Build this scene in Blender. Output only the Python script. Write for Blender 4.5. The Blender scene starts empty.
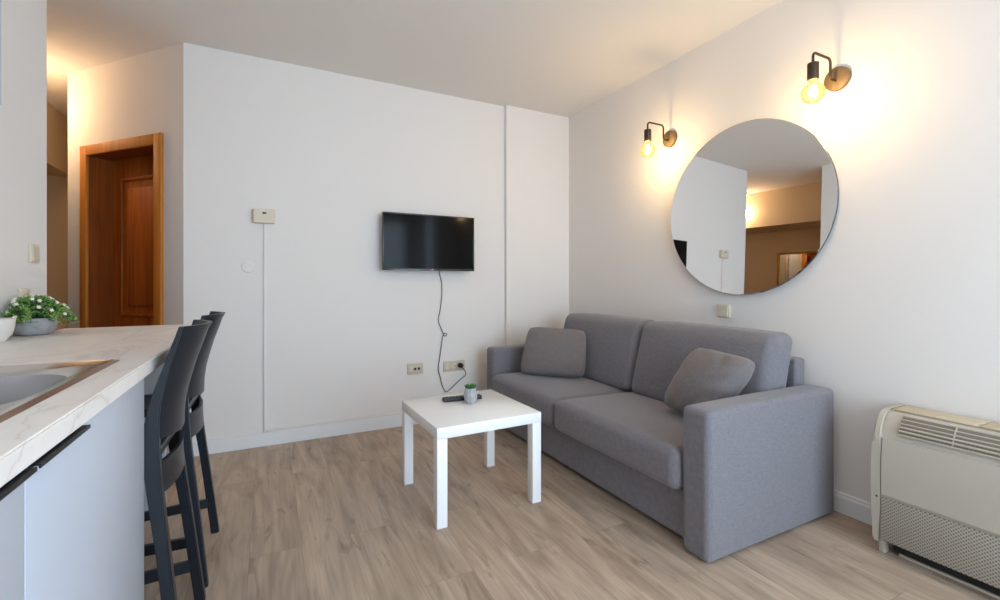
import bpy, bmesh, math, random
from mathutils import Vector, Matrix
random.seed(7)
PI = math.pi
C = bpy.context.scene.collection
sc = bpy.context.scene

# ------------------------------------------------------------------ camera facts (metres)
FPX, TH, HOR, CAMH = 452.61, 0.4720, 282.39, 1.1109
XR, YB, HC = 2.468, 3.468, 2.632          # right wall, back wall, ceiling
XK, YK = -0.92, 2.832                     # kitchen wall face and its free end
YREAR = -1.75

# ------------------------------------------------------------------ materials
def srgb(r, g, b):
    f = lambda c: (c/255/12.92) if c/255 <= .04045 else ((c/255+.055)/1.055)**2.4
    return (f(r), f(g), f(b), 1)

def mat(name, col, rough=.5, metal=0, bump=None, var=None, coat=0, spec=.5, sheen=0):
    """Principled; bump=(scale, strength, distance), var=(scale, amount) colour noise."""
    m = bpy.data.materials.new(name); m.use_nodes = True
    nt = m.node_tree; b = nt.nodes['Principled BSDF']
    b.inputs['Base Color'].default_value = col
    b.inputs['Roughness'].default_value = rough
    b.inputs['Metallic'].default_value = metal
    b.inputs['Specular IOR Level'].default_value = spec
    b.inputs['Coat Weight'].default_value = coat
    b.inputs['Sheen Weight'].default_value = sheen
    tc = nt.nodes.new('ShaderNodeTexCoord')
    if bump:
        n = nt.nodes.new('ShaderNodeTexNoise'); n.inputs['Scale'].default_value = bump[0]; n.inputs['Detail'].default_value = 3
        nt.links.new(tc.outputs['Object'], n.inputs['Vector'])
        bp = nt.nodes.new('ShaderNodeBump'); bp.inputs['Strength'].default_value = bump[1]; bp.inputs['Distance'].default_value = bump[2]
        nt.links.new(n.outputs['Fac'], bp.inputs['Height']); nt.links.new(bp.outputs['Normal'], b.inputs['Normal'])
    if var:
        n = nt.nodes.new('ShaderNodeTexNoise'); n.inputs['Scale'].default_value = var[0]; n.inputs['Detail'].default_value = 4
        nt.links.new(tc.outputs['Object'], n.inputs['Vector'])
        r = nt.nodes.new('ShaderNodeValToRGB')
        k0, k1 = 1-var[1], 1+var[1]
        r.color_ramp.elements[0].color = (col[0]*k0, col[1]*k0, col[2]*k0, 1); r.color_ramp.elements[0].position = .3
        r.color_ramp.elements[1].color = (min(1, col[0]*k1), min(1, col[1]*k1), min(1, col[2]*k1), 1); r.color_ramp.elements[1].position = .7
        nt.links.new(n.outputs['Fac'], r.inputs['Fac']); nt.links.new(r.outputs['Color'], b.inputs['Base Color'])
    return m

def fabric(name, col):
    m = mat(name, col, .95, spec=.15, sheen=.25)
    nt = m.node_tree; b = nt.nodes['Principled BSDF']; tc = nt.nodes.new('ShaderNodeTexCoord')
    fac = None; bumps = []
    for sx, sy, sz in ((900, 120, 120), (120, 900, 900)):     # crossing threads
        mp = nt.nodes.new('ShaderNodeMapping'); mp.inputs['Scale'].default_value = (sx*.35, sy*.35, sz*.35)
        nt.links.new(tc.outputs['Object'], mp.inputs['Vector'])
        n = nt.nodes.new('ShaderNodeTexNoise'); n.inputs['Scale'].default_value = 1; n.inputs['Detail'].default_value = 2
        nt.links.new(mp.outputs['Vector'], n.inputs['Vector']); bumps.append(n)
    ad = nt.nodes.new('ShaderNodeMath'); ad.operation = 'ADD'
    nt.links.new(bumps[0].outputs['Fac'], ad.inputs[0]); nt.links.new(bumps[1].outputs['Fac'], ad.inputs[1])
    r = nt.nodes.new('ShaderNodeMapRange'); r.inputs['From Min'].default_value = .7; r.inputs['From Max'].default_value = 1.3
    r.inputs['To Min'].default_value = .86; r.inputs['To Max'].default_value = 1.14
    nt.links.new(ad.outputs[0], r.inputs['Value'])
    mx = nt.nodes.new('ShaderNodeVectorMath'); mx.operation = 'SCALE'; mx.inputs[0].default_value = col[:3]
    nt.links.new(r.outputs['Result'], mx.inputs['Scale']); nt.links.new(mx.outputs['Vector'], b.inputs['Base Color'])
    bp = nt.nodes.new('ShaderNodeBump'); bp.inputs['Strength'].default_value = .35; bp.inputs['Distance'].default_value = .0015
    nt.links.new(ad.outputs[0], bp.inputs['Height']); nt.links.new(bp.outputs['Normal'], b.inputs['Normal'])
    return m

def floor_mat():
    m = bpy.data.materials.new('oak_laminate'); m.use_nodes = True
    nt = m.node_tree; L = nt.links; N = nt.nodes; b = N['Principled BSDF']
    g = N.new('ShaderNodeNewGeometry')
    mp = N.new('ShaderNodeMapping'); mp.inputs['Rotation'].default_value = (0, 0, PI/2); mp.inputs['Location'].default_value = (.31, .07, 0)
    L.new(g.outputs['Position'], mp.inputs['Vector'])
    br = N.new('ShaderNodeTexBrick'); br.offset = .37; br.offset_frequency = 2
    br.inputs['Scale'].default_value = 1; br.inputs['Brick Width'].default_value = 1.29; br.inputs['Row Height'].default_value = .193
    br.inputs['Mortar Size'].default_value = .0006; br.inputs['Mortar Smooth'].default_value = .3; br.inputs['Bias'].default_value = 0
    br.inputs['Color1'].default_value = (0, 0, 0, 1); br.inputs['Color2'].default_value = (1, 1, 1, 1); br.inputs['Mortar'].default_value = (.5, .5, .5, 1)
    L.new(mp.outputs['Vector'], br.inputs['Vector'])
    # per-plank offset for the grain
    sc1 = N.new('ShaderNodeVectorMath'); sc1.operation = 'SCALE'; sc1.inputs['Scale'].default_value = 37
    L.new(br.outputs['Color'], sc1.inputs[0])
    ad = N.new('ShaderNodeVectorMath'); ad.operation = 'ADD'
    L.new(g.outputs['Position'], ad.inputs[0]); L.new(sc1.outputs['Vector'], ad.inputs[1])
    def noise(sx, sy, detail, dist=0):
        q = N.new('ShaderNodeMapping'); q.inputs['Scale'].default_value = (sx, sy, 1)
        L.new(ad.outputs['Vector'], q.inputs['Vector'])
        n = N.new('ShaderNodeTexNoise'); n.inputs['Scale'].default_value = 1; n.inputs['Detail'].default_value = detail; n.inputs['Distortion'].default_value = dist
        L.new(q.outputs['Vector'], n.inputs['Vector']); return n
    fine = noise(64, 3.4, 6, .8); broad = noise(8, 1.1, 4, 1.8); knot = noise(17, 3.4, 3, 1.4)
    base = N.new('ShaderNodeValToRGB'); e = base.color_ramp.elements
    e[0].position = .28; e[0].color = srgb(158, 137, 118); e[1].position = .74; e[1].color = srgb(200, 178, 157)
    L.new(broad.outputs['Fac'], base.inputs['Fac'])
    grain = N.new('ShaderNodeValToRGB'); e = grain.color_ramp.elements
    e[0].position = .3; e[0].color = (.80, .785, .77, 1); e[1].position = .65; e[1].color = (1.06, 1.06, 1.06, 1)
    L.new(fine.outputs['Fac'], grain.inputs['Fac'])
    kn = N.new('ShaderNodeValToRGB'); e = kn.color_ramp.elements
    e[0].position = .60; e[0].color = (1, 1, 1, 1); e[1].position = .76; e[1].color = (.50, .44, .39, 1)
    L.new(knot.outputs['Fac'], kn.inputs['Fac'])
    def mul(a, c, f=1):
        x = N.new('ShaderNodeMix'); x.data_type = 'RGBA'; x.blend_type = 'MULTIPLY'; x.inputs['Factor'].default_value = f
        L.new(a, x.inputs['A']); L.new(c, x.inputs['B']); return x.outputs['Result']
    pl = N.new('ShaderNodeValToRGB'); e = pl.color_ramp.elements
    e[0].color = (.95, .945, .94, 1); e[1].color = (1.04, 1.04, 1.04, 1)
    L.new(br.outputs['Color'], pl.inputs['Fac'])
    col = mul(mul(mul(base.outputs['Color'], grain.outputs['Color'], .85), kn.outputs['Color'], .8), pl.outputs['Color'])
    seam = N.new('ShaderNodeMix'); seam.data_type = 'RGBA'
    L.new(br.outputs['Fac'], seam.inputs['Factor']); L.new(col, seam.inputs['A']); seam.inputs['B'].default_value = srgb(128, 108, 90)
    L.new(seam.outputs['Result'], b.inputs['Base Color'])
    rr = N.new('ShaderNodeMapRange'); rr.inputs['To Min'].default_value = .38; rr.inputs['To Max'].default_value = .52
    L.new(fine.outputs['Fac'], rr.inputs['Value']); L.new(rr.outputs['Result'], b.inputs['Roughness'])
    b.inputs['Specular IOR Level'].default_value = .4
    bp = N.new('ShaderNodeBump'); bp.inputs['Strength'].default_value = .12; bp.inputs['Distance'].default_value = .001
    L.new(fine.outputs['Fac'], bp.inputs['Height']); L.new(bp.outputs['Normal'], b.inputs['Normal'])
    return m

def wood_mat(name, c0, c1, scale=(14, 14, 1.2), rough=.35):
    m = mat(name, c0, rough, spec=.4); nt = m.node_tree; b = nt.nodes['Principled BSDF']
    tc = nt.nodes.new('ShaderNodeTexCoord'); mp = nt.nodes.new('ShaderNodeMapping'); mp.inputs['Scale'].default_value = scale
    nt.links.new(tc.outputs['Object'], mp.inputs['Vector'])
    n = nt.nodes.new('ShaderNodeTexNoise'); n.inputs['Scale'].default_value = 1.6; n.inputs['Detail'].default_value = 6; n.inputs['Distortion'].default_value = .8
    nt.links.new(mp.outputs['Vector'], n.inputs['Vector'])
    r = nt.nodes.new('ShaderNodeValToRGB'); r.color_ramp.elements[0].color = c0; r.color_ramp.elements[1].color = c1
    r.color_ramp.elements[0].position = .3; r.color_ramp.elements[1].position = .7
    nt.links.new(n.outputs['Fac'], r.inputs['Fac']); nt.links.new(r.outputs['Color'], b.inputs['Base Color'])
    return m

def worktop_mat():
    m = mat('pale_marble_laminate', srgb(240, 233, 227), .38, spec=.4); nt = m.node_tree; b = nt.nodes['Principled BSDF']; L = nt.links
    tc = nt.nodes.new('ShaderNodeTexCoord')
    w = nt.nodes.new('ShaderNodeTexNoise'); w.inputs['Scale'].default_value = 2.6; w.inputs['Detail'].default_value = 7; w.inputs['Distortion'].default_value = 1.6
    mp = nt.nodes.new('ShaderNodeMapping'); mp.inputs['Scale'].default_value = (1.6, .55, 1); mp.inputs['Rotation'].default_value = (0, 0, -.7)
    L.new(tc.outputs['Object'], mp.inputs['Vector']); L.new(mp.outputs['Vector'], w.inputs['Vector'])
    r = nt.nodes.new('ShaderNodeValToRGB'); e = r.color_ramp.elements
    e[0].position = .40; e[0].color = srgb(240, 233, 227); e[1].position = .60; e[1].color = srgb(238, 231, 225)
    x = e.new(.485); x.color = srgb(236, 228, 222); x = e.new(.5); x.color = srgb(222, 212, 205); x = e.new(.515); x.color = srgb(235, 228, 222)
    L.new(w.outputs['Fac'], r.inputs['Fac']); L.new(r.outputs['Color'], b.inputs['Base Color'])
    return m

def emis(name, col, strength):
    m = bpy.data.materials.new(name); m.use_nodes = True; nt = m.node_tree; nt.nodes.clear()
    e = nt.nodes.new('ShaderNodeEmission'); e.inputs['Color'].default_value = col; e.inputs['Strength'].default_value = strength
    o = nt.nodes.new('ShaderNodeOutputMaterial'); nt.links.new(e.outputs[0], o.inputs['Surface']); return m

def bulb_glass():
    m = bpy.data.materials.new('amber_bulb_glass'); m.use_nodes = True; nt = m.node_tree; nt.nodes.clear(); L = nt.links
    t = nt.nodes.new('ShaderNodeBsdfTransparent'); t.inputs['Color'].default_value = (1, .86, .56, 1)
    g = nt.nodes.new('ShaderNodeBsdfGlossy'); g.inputs['Roughness'].default_value = .05
    e = nt.nodes.new('ShaderNodeEmission'); e.inputs['Color'].default_value = (1, .72, .30, 1); e.inputs['Strength'].default_value = .10
    lw = nt.nodes.new('ShaderNodeLayerWeight'); lw.inputs['Blend'].default_value = .25
    mx = nt.nodes.new('ShaderNodeMixShader'); L.new(lw.outputs['Fresnel'], mx.inputs['Fac']); L.new(t.outputs[0], mx.inputs[1]); L.new(g.outputs[0], mx.inputs[2])
    ad = nt.nodes.new('ShaderNodeAddShader'); L.new(mx.outputs[0], ad.inputs[0]); L.new(e.outputs[0], ad.inputs[1])
    o = nt.nodes.new('ShaderNodeOutputMaterial'); L.new(ad.outputs[0], o.inputs['Surface']); return m

def pane_glass():
    m = bpy.data.materials.new('window_glass'); m.use_nodes = True; nt = m.node_tree; nt.nodes.clear(); L = nt.links
    t = nt.nodes.new('ShaderNodeBsdfTransparent'); g = nt.nodes.new('ShaderNodeBsdfGlossy'); g.inputs['Roughness'].default_value = .0
    mx = nt.nodes.new('ShaderNodeMixShader'); mx.inputs['Fac'].default_value = .05
    L.new(t.outputs[0], mx.inputs[1]); L.new(g.outputs[0], mx.inputs[2])
    o = nt.nodes.new('ShaderNodeOutputMaterial'); L.new(mx.outputs[0], o.inputs['Surface']); return m

def mesh_grille_mat():
    m = mat('perforated_grille', srgb(196, 188, 176), .55); nt = m.node_tree; b = nt.nodes['Principled BSDF']; L = nt.links
    tc = nt.nodes.new('ShaderNodeTexCoord'); sx = nt.nodes.new('ShaderNodeSeparateXYZ'); cx = nt.nodes.new('ShaderNodeCombineXYZ')
    L.new(tc.outputs['Object'], sx.inputs[0]); L.new(sx.outputs['Y'], cx.inputs['X']); L.new(sx.outputs['Z'], cx.inputs['Y'])
    mp = nt.nodes.new('ShaderNodeMapping'); mp.inputs['Rotation'].default_value = (0, 0, PI/4)
    L.new(cx.outputs[0], mp.inputs['Vector'])
    ck = nt.nodes.new('ShaderNodeTexVoronoi'); ck.voronoi_dimensions = '2D'; ck.inputs['Scale'].default_value = 105; ck.inputs['Randomness'].default_value = 0
    L.new(mp.outputs['Vector'], ck.inputs['Vector'])
    r = nt.nodes.new('ShaderNodeValToRGB'); e = r.color_ramp.elements
    e[0].position = .22; e[0].color = srgb(118, 110, 99); e[1].position = .42; e[1].color = srgb(178, 170, 157)
    L.new(ck.outputs['Distance'], r.inputs['Fac']); L.new(r.outputs['Color'], b.inputs['Base Color'])
    return m

M = dict(
    wall=mat('white_wall_paint', srgb(234, 228, 223), .85, bump=(60, .05, .002), spec=.2),
    hallpaint=mat('beige_hall_paint', srgb(222, 198, 164), .85, spec=.2),
    ceil=mat('ceiling_paint', srgb(234, 227, 220), .9, spec=.2),
    trimw=mat('white_trim', srgb(232, 232, 232), .5),
    floor=floor_mat(),
    sofa=fabric('grey_sofa_fabric', srgb(120, 116, 121)),
    pillow=fabric('grey_pillow_fabric', srgb(121, 113, 112)),
    lack=mat('white_lacquer', srgb(246, 246, 246), .22, spec=.5),
    cab=mat('satin_white_front', srgb(190, 195, 206), .4),
    carc=mat('cabinet_carcass', srgb(205, 206, 210), .5),
    top=worktop_mat(),
    steel=mat('brushed_steel', (.62, .60, .58, 1), .22, 1),
    steelb=mat('dull_bowl_steel', (.40, .39, .40, 1), .3, 1),
    blackmetal=mat('black_handle', srgb(22, 22, 24), .4, .2),
    bronze=mat('aged_brass', srgb(120, 98, 72), .6, .35, var=(30, .15)),
    darkbronze=mat('dark_bronze', srgb(70, 54, 40), .42, .6),
    stool=mat('anthracite_plastic', srgb(19, 25, 34), .36, bump=(400, .05, .001)),
    pvc=mat('ivory_plastic', srgb(222, 207, 186), .45),
    pvcw=mat('white_plastic', srgb(226, 224, 220), .45),
    pvcd=mat('outlet_grey_plastic', srgb(206, 194, 174), .5),
    acw=mat('ac_white_plastic', srgb(186, 177, 163), .42),
    acy=mat('ac_aged_plastic', srgb(196, 180, 152), .45),
    acg=mesh_grille_mat(),
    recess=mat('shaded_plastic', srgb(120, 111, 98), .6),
    dark=mat('shade_black', srgb(18, 17, 16), .7),
    slot=mat('socket_hole', srgb(30, 28, 26), .7),
    tvb=mat('glossy_black_bezel', srgb(14, 14, 15), .25),
    tvs=mat('black_screen', srgb(14, 10, 8), .1, spec=.10),
    logo=mat('tv_logo_print', srgb(214, 190, 196), .5),
    logored=mat('tv_logo_red', srgb(170, 40, 70), .5),
    rubber=mat('black_rubber', srgb(24, 24, 26), .6),
    cable=mat('grey_black_cable', srgb(62, 60, 62), .6),
    concrete=mat('grey_concrete', srgb(164, 164, 168), .9, var=(38, .16), bump=(60, .3, .002)),
    soil=mat('dark_soil', srgb(40, 32, 26), .95),
    leaf=mat('leaf_green', srgb(146, 182, 98), .5, var=(30, .4)),
    leafd=mat('dark_leaf_green', srgb(64, 108, 54), .55, var=(30, .4)),
    succ=mat('succulent_green', srgb(48, 104, 34), .5, var=(40, .3)),
    petal=mat('white_petal', srgb(240, 238, 222), .6),
    ceramic=mat('white_ceramic', srgb(228, 224, 218), .3),
    holderwood=wood_mat('holder_wood', srgb(120, 74, 34), srgb(160, 104, 54)),
    paper=mat('white_paper', srgb(236, 238, 242), .9),
    doorwood=wood_mat('orange_brown_door_wood', srgb(150, 74, 14), srgb(190, 104, 30), (18, 18, 1.0), .55),
    jambwood=wood_mat('jamb_wood', srgb(120, 56, 12), srgb(150, 76, 20), (18, 18, 1.0), .4),
    casing=wood_mat('casing_wood', srgb(178, 104, 28), srgb(206, 130, 44), (16, 16, 1.0), .6),
    gold=mat('gold_frame', srgb(176, 132, 60), .35, .7),
    mirror=mat('mirror_silver', (.90, .90, .89, 1), .0, 1),
    mirrimg=mat('mirror_edge', srgb(120, 118, 112), .25, .8),
    bulb=bulb_glass(), fil=emis('lit_filament', (1, .86, .58, 1), 14),
    lampglow=emis('hall_lamp_diffuser', (1, .78, .46, 1), 3),
    pane=pane_glass(),
    remote=mat('remote_black', srgb(36, 38, 42), .5), remoteb=mat('remote_button', srgb(110, 112, 116), .5),
)

# ------------------------------------------------------------------ object helpers
def obj(name, bm, m, parent=None, smooth=True, angle=40):
    me = bpy.data.meshes.new(name)
    bmesh.ops.recalc_face_normals(bm, faces=bm.faces[:])
    if smooth:
        for f in bm.faces: f.smooth = True
        lim = math.radians(angle)
        for e in bm.edges:
            if len(e.link_faces) == 2: e.smooth = e.calc_face_angle(0) < lim
    bm.to_mesh(me); bm.free()
    me.materials.append(M[m])
    o = bpy.data.objects.new(name, me); C.objects.link(o)
    if parent is not None: o.parent = parent
    return o

def tag(o, label, cat, group=None):
    o['label'] = label; o['category'] = cat
    if group: o['group'] = group
    return o

def thing(name, label, cat, loc=(0, 0, 0), rotz=0, group=None):
    o = bpy.data.objects.new(name, None); C.objects.link(o)
    o.empty_display_size = .05
    o.location = loc; o.rotation_euler = (0, 0, rotz)
    return tag(o, label, cat, group)

def struct(name, bm, m, parent=None, smooth=False):
    o = obj(name, bm, m, parent, smooth)
    if parent is None: o['kind'] = 'structure'
    return o

def local(bm, root):
    """world coordinates -> the root's own (unrotated root)"""
    bmesh.ops.translate(bm, verts=bm.verts[:], vec=-Vector(root.location)); return bm

def dup(root, loc, label):
    r = root.copy(); C.objects.link(r); r.location = loc; r['label'] = label
    for ch in list(root.children):
        c = ch.copy(); C.objects.link(c); c.parent = r
        for g in ch.children:
            d = g.copy(); C.objects.link(d); d.parent = c
    return r

# ------------------------------------------------------------------ shape helpers
def NB(): return bmesh.new()

def box(bm, x0, x1, y0, y1, z0, z1, bev=0, seg=2):
    r = bmesh.ops.create_cube(bm, size=1)
    vs = r['verts']
    for v in vs:
        v.co = Vector(((x0+x1)/2+v.co.x*(x1-x0), (y0+y1)/2+v.co.y*(y1-y0), (z0+z1)/2+v.co.z*(z1-z0)))
    if bev:
        es = list({e for v in vs for e in v.link_edges})
        bmesh.ops.bevel(bm, geom=es, offset=bev, segments=seg, affect='EDGES', profile=.5)
    return bm

def B(*a, **k): return box(NB(), *a, **k)

def rbox(bm, cx, cy, cz, sx, sy, sz, r, fn=None, n=14, k=4):
    """dense rounded box (half sizes sx, sy, sz), fn(x,y,z in -1..1, co) -> co for puffing"""
    t = bmesh.new(); bmesh.ops.create_cube(t, size=2)
    bmesh.ops.subdivide_edges(t, edges=t.edges[:], cuts=n+2*k-1, use_grid_fill=True)
    NN = n+2*k
    def ax(u, h):
        i = round((u+1)/2*NN)
        if i < k: return -(h-r) - r*math.tan((k-i)/k*PI/4)
        if i > NN-k: return (h-r) + r*math.tan((i-(NN-k))/k*PI/4)
        return -(h-r)+(i-k)/n*2*(h-r)
    for v in t.verts:
        u = v.co.copy()
        p = Vector((ax(u.x, sx), ax(u.y, sy), ax(u.z, sz)))
        inn = Vector((max(-(sx-r), min(sx-r, p.x)), max(-(sy-r), min(sy-r, p.y)), max(-(sz-r), min(sz-r, p.z))))
        d = p-inn
        if d.length > 1e-9: p = inn+d.normalized()*r
        q = Vector((p.x/sx, p.y/sy, p.z/sz))
        if fn: p = fn(q, p)
        v.co = p+Vector((cx, cy, cz))
    me = bpy.data.meshes.new('tmp'); t.to_mesh(me); t.free(); bm.from_mesh(me); bpy.data.meshes.remove(me)
    return bm

def tube(bm, pts, r, seg=8, cap=True):
    pts = [Vector(p) for p in pts]; rings = []
    n = len(pts); up = None
    for i, p in enumerate(pts):
        d = (pts[min(i+1, n-1)]-pts[max(i-1, 0)]).normalized()
        if up is None:
            up = Vector((0, 0, 1)) if abs(d.z) < .9 else Vector((1, 0, 0))
        a = (up-d*up.dot(d)).normalized(); b = d.cross(a); up = a
        rr = r[i] if isinstance(r, (list, tuple)) else r
        rings.append([bm.verts.new(p+(a*math.cos(2*PI*k/seg)+b*math.sin(2*PI*k/seg))*rr) for k in range(seg)])
    for i in range(n-1):
        for k in range(seg):
            bm.faces.new((rings[i][k], rings[i][(k+1) % seg], rings[i+1][(k+1) % seg], rings[i+1][k]))
    if cap:
        bm.faces.new(rings[0][::-1]); bm.faces.new(rings[-1])
    return bm

def smooth_path(pts, sub=6):
    P = [Vector(p) for p in pts]; out = []
    for i in range(len(P)-1):
        p0, p1, p2, p3 = P[max(i-1, 0)], P[i], P[i+1], P[min(i+2, len(P)-1)]
        for j in range(sub):
            t = j/sub
            out.append(.5*((2*p1)+(p2-p0)*t+(2*p0-5*p1+4*p2-p3)*t*t+(3*p1-p0-3*p2+p3)*t**3))
    out.append(P[-1]); return out

def lathe(bm, prof, seg=32, c=(0, 0, 0), axis='Z'):
    """prof [(radius, height)] about an axis through c"""
    rings = []
    for r, h in prof:
        ring = []
        for k in range(seg):
            a = 2*PI*k/seg; x, y = r*math.cos(a), r*math.sin(a)
            co = (x, y, h) if axis == 'Z' else ((h, x, y) if axis == 'X' else (x, h, y))
            ring.append(bm.verts.new(Vector(co)+Vector(c)))
        rings.append(ring)
    for i in range(len(rings)-1):
        for k in range(seg):
            bm.faces.new((rings[i][k], rings[i][(k+1) % seg], rings[i+1][(k+1) % seg], rings[i+1][k]))
    if prof[0][0] > 1e-6: bm.faces.new(rings[0][::-1])
    if prof[-1][0] > 1e-6: bm.faces.new(rings[-1])
    bmesh.ops.remove_doubles(bm, verts=bm.verts[:], dist=1e-6)
    return bm

def loft(bm, sections, closed_ends=True):
    """sections: equal-length loops of points"""
    rs = [[bm.verts.new(p) for p in s] for s in sections]
    n = len(rs[0])
    for i in range(len(rs)-1):
        for k in range(n):
            bm.faces.new((rs[i][k], rs[i][(k+1) % n], rs[i+1][(k+1) % n], rs[i+1][k]))
    if closed_ends: bm.faces.new(rs[0][::-1]); bm.faces.new(rs[-1])
    return bm

def prism_y(bm, outline, y0, y1):
    """outline of (x, z) swept along y"""
    return loft(bm, [[(x, y0, z) for x, z in outline], [(x, y1, z) for x, z in outline]])

# ================================================================== SETTING
struct('floor', B(-2.6, 2.75, YREAR-.3, 6.9, -.1, 0), 'floor')
struct('ceiling', B(-2.6, 2.75, YREAR-.3, 6.9, HC, HC+.12), 'ceil')
DC = Vector((-.4826, YB, 0)); DV = Vector((-.6698, .7425, 0)).normalized(); DN = Vector((DV.y, -DV.x, 0))   # diagonal wall, DN points away from the room
DROT = math.atan2(DV.y, DV.x)
struct('wall_back', B(-.4826, XR+.15, YB, YB+.15, 0, HC), 'wall')
VY0, VY1 = -1.35, -.60
bm = NB(); box(bm, XR, XR+.15, YREAR-.15, VY0, 0, HC); box(bm, XR, XR+.15, VY1, YB, 0, HC); box(bm, XR, XR+.15, VY0, VY1, 0, .1); box(bm, XR, XR+.15, VY0, VY1, 2.3, HC)
struct('wall_right', bm, 'wall')
bm = NB()
for y0, y1 in ((VY0, VY0+.06), (VY1-.06, VY1)): box(bm, XR+.05, XR+.11, y0, y1, .1, 2.3)
for z0, z1 in ((.1, .16), (2.24, 2.3)): box(bm, XR+.05, XR+.11, VY0, VY1, z0, z1)
w = struct('added_window_2', bm, 'trimw')  # unseen side window, added to brighten the kitchen wall
obj('window_pane', B(XR+.079, XR+.085, VY0+.05, VY1-.05, .15, 2.25), 'pane', w)
struct('trim_1', B(1.814, XR, YB-.036, YB, 0, HC), 'wall')                       # shallow pilaster in the corner
# wall with the window, behind the photographer
WX0, WX1, WZ0, WZ1 = .40, 2.36, .1, 2.3
bm = NB()
for a in ((XK-.1, WX0, 0, HC), (WX1, XR, 0, HC), (WX0, WX1, 0, WZ0), (WX0, WX1, WZ1, HC)):
    box(bm, a[0], a[1], YREAR-.15, YREAR, a[2], a[3])
struct('wall_rear', bm, 'wall')
bm = NB()
fy0, fy1 = YREAR-.11, YREAR-.05
for x0, x1 in ((WX0, WX0+.06), (WX1-.06, WX1), (1.345, 1.415)): box(bm, x0, x1, fy0, fy1, WZ0, WZ1)
for z0, z1 in ((WZ0, WZ0+.06), (WZ1-.06, WZ1)): box(bm, WX0, WX1, fy0, fy1, z0, z1)
w = struct('window_1', bm, 'trimw')
obj('window_pane', B(WX0+.05, WX1-.05, YREAR-.085, YREAR-.079, WZ0+.05, WZ1-.05), 'pane', w)
struct('wall_left', B(XK-.1, XK, YREAR, YK, 0, HC), 'wall')

# diagonal wall with the deep door opening (built along local x = DV, y = away from the room)
ds0, ds1, dzt = .235, 1.002, 2.03
WT = .20
def dloc(s, t, z): return DC+DV*s+DN*t+Vector((0, 0, z))
def dbox(bm, s0, s1, t0, t1, z0, z1, bev=0):
    t = NB(); box(t, s0, s1, t0, t1, z0, z1, bev=bev)
    for v in t.verts: v.co = dloc(*v.co)
    me = bpy.data.meshes.new('tmp'); t.to_mesh(me); t.free(); bm.from_mesh(me); bpy.data.meshes.remove(me); return bm
bm = NB()
dbox(bm, 0, ds0, 0, WT, 0, HC); dbox(bm, ds1, 1.236, 0, WT, 0, HC); dbox(bm, ds0, ds1, 0, WT, dzt, HC)
struct('wall_diagonal', bm, 'wall')
struct('wall_corridor', B(-1.312, -1.22, 4.45, 5.7, 0, HC), 'wall')
struct('wall_end', B(-2.4, -1.2, 5.7, 5.8, 0, HC), 'hallpaint')
struct('wall_hall', B(-2.4, -2.3, 2.2, 5.7, 0, HC), 'hallpaint')
struct('wall_hall_near', B(-2.3, XK-.1, 2.2, 2.3, 0, HC), 'wall')
struct('trim_2', B(-2.3, -1.66, 2.3, 5.7, 2.115, HC), 'hallpaint')                     # boxed-in beam along the hall wall

# door with casing, jamb and panelled leaf
door = NB()
dbox(door, ds0, ds1, .153, .19, 0, dzt)
d1 = struct('door_1', door, 'doorwood')
bm = NB()
fw = .075
dbox(bm, ds0-.05, ds0+.022, -.022, .0, 0, dzt+.05, .006); dbox(bm, ds1-.022, ds1+.05, -.022, .0, 0, dzt+.05, .006)
dbox(bm, ds0+.022, ds1-.022, -.022, .0, dzt-.022, dzt+.05, .006)
obj('casing', bm, 'casing', d1)
bm = NB()
dbox(bm, ds0, ds0+.02, 0, .153, 0, dzt); dbox(bm, ds1-.02, ds1, 0, .153, 0, dzt); dbox(bm, ds0+.02, ds1-.02, 0, .153, dzt-.02, dzt)
obj('jamb', bm, 'jambwood', d1)
for z0, z1 in ((.865, 1.87), (.15, .72)):
    bm = NB(); s0, s1 = ds0+.135, ds1-.115
    for a in ((s0, s0+.022, z0, z1), (s1-.022, s1, z0, z1), (s0+.022, s1-.022, z0, z0+.022), (s0+.022, s1-.022, z1-.022, z1)):
        dbox(bm, a[0], a[1], .138, .153, a[2], a[3], .006)
    dbox(bm, s0+.075, s1-.075, .144, .153, z0+.075, z1-.075, .006)
    obj('door_panel', bm, 'doorwood', d1)

# skirting boards
def skirting(pts):
    return pts
bm = NB(); prism_y(bm, [(XR, 0), (XR-.016, 0), (XR-.016, .075), (XR-.011, .083), (XR-.011, .092), (XR-.005, .097), (XR, .097)], VY1+.02, YB-.036)
struct('baseboard_right', bm, 'trimw')
bm = NB(); box(bm, -.46, 1.812, YB-.013, YB, 0, .092, .003); struct('baseboard_back', bm, 'trimw')

# ================================================================== SOFA
SX0, SXB = 1.519, 2.414
SY0, SY1 = 1.197, 3.22
sofa = thing('sofa', 'two-seat grey fabric sofa with box arms along the right wall under the mirror', 'sofa', (1.98, 2.215, 0))
def arm(y0, y1):
    bm = NB(); rbox(bm, (SX0+SXB)/2, (y0+y1)/2, .008+.298, (SXB-SX0)/2, (y1-y0)/2, .298, .025,
        fn=lambda q, p: p+Vector((0, .004*(1-q.x**2)*(1-q.z**2)*(1 if q.y > 0 else -1)*min(1, abs(q.y)), .004*(1-q.x**2)*max(0, q.z))))
    return bm
obj('arm', local(arm(SY0, SY0+.132), sofa), 'sofa', sofa)
obj('arm', local(arm(SY1-.122, SY1), sofa), 'sofa', sofa)
AI0, AI1 = SY0+.134, SY1-.124
bm = NB(); rbox(bm, (1.556+2.3)/2, (AI0+AI1)/2, .134, (2.3-1.556)/2, (AI1-AI0)/2, .104, .012)
obj('base', local(bm, sofa), 'sofa', sofa)
bm = NB(); rbox(bm, (2.33+SXB)/2, (AI0+AI1)/2, .385, (SXB-2.33)/2, (AI1-AI0)/2-.002, .345, .016)
obj('back_frame', local(bm, sofa), 'sofa', sofa)
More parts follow.
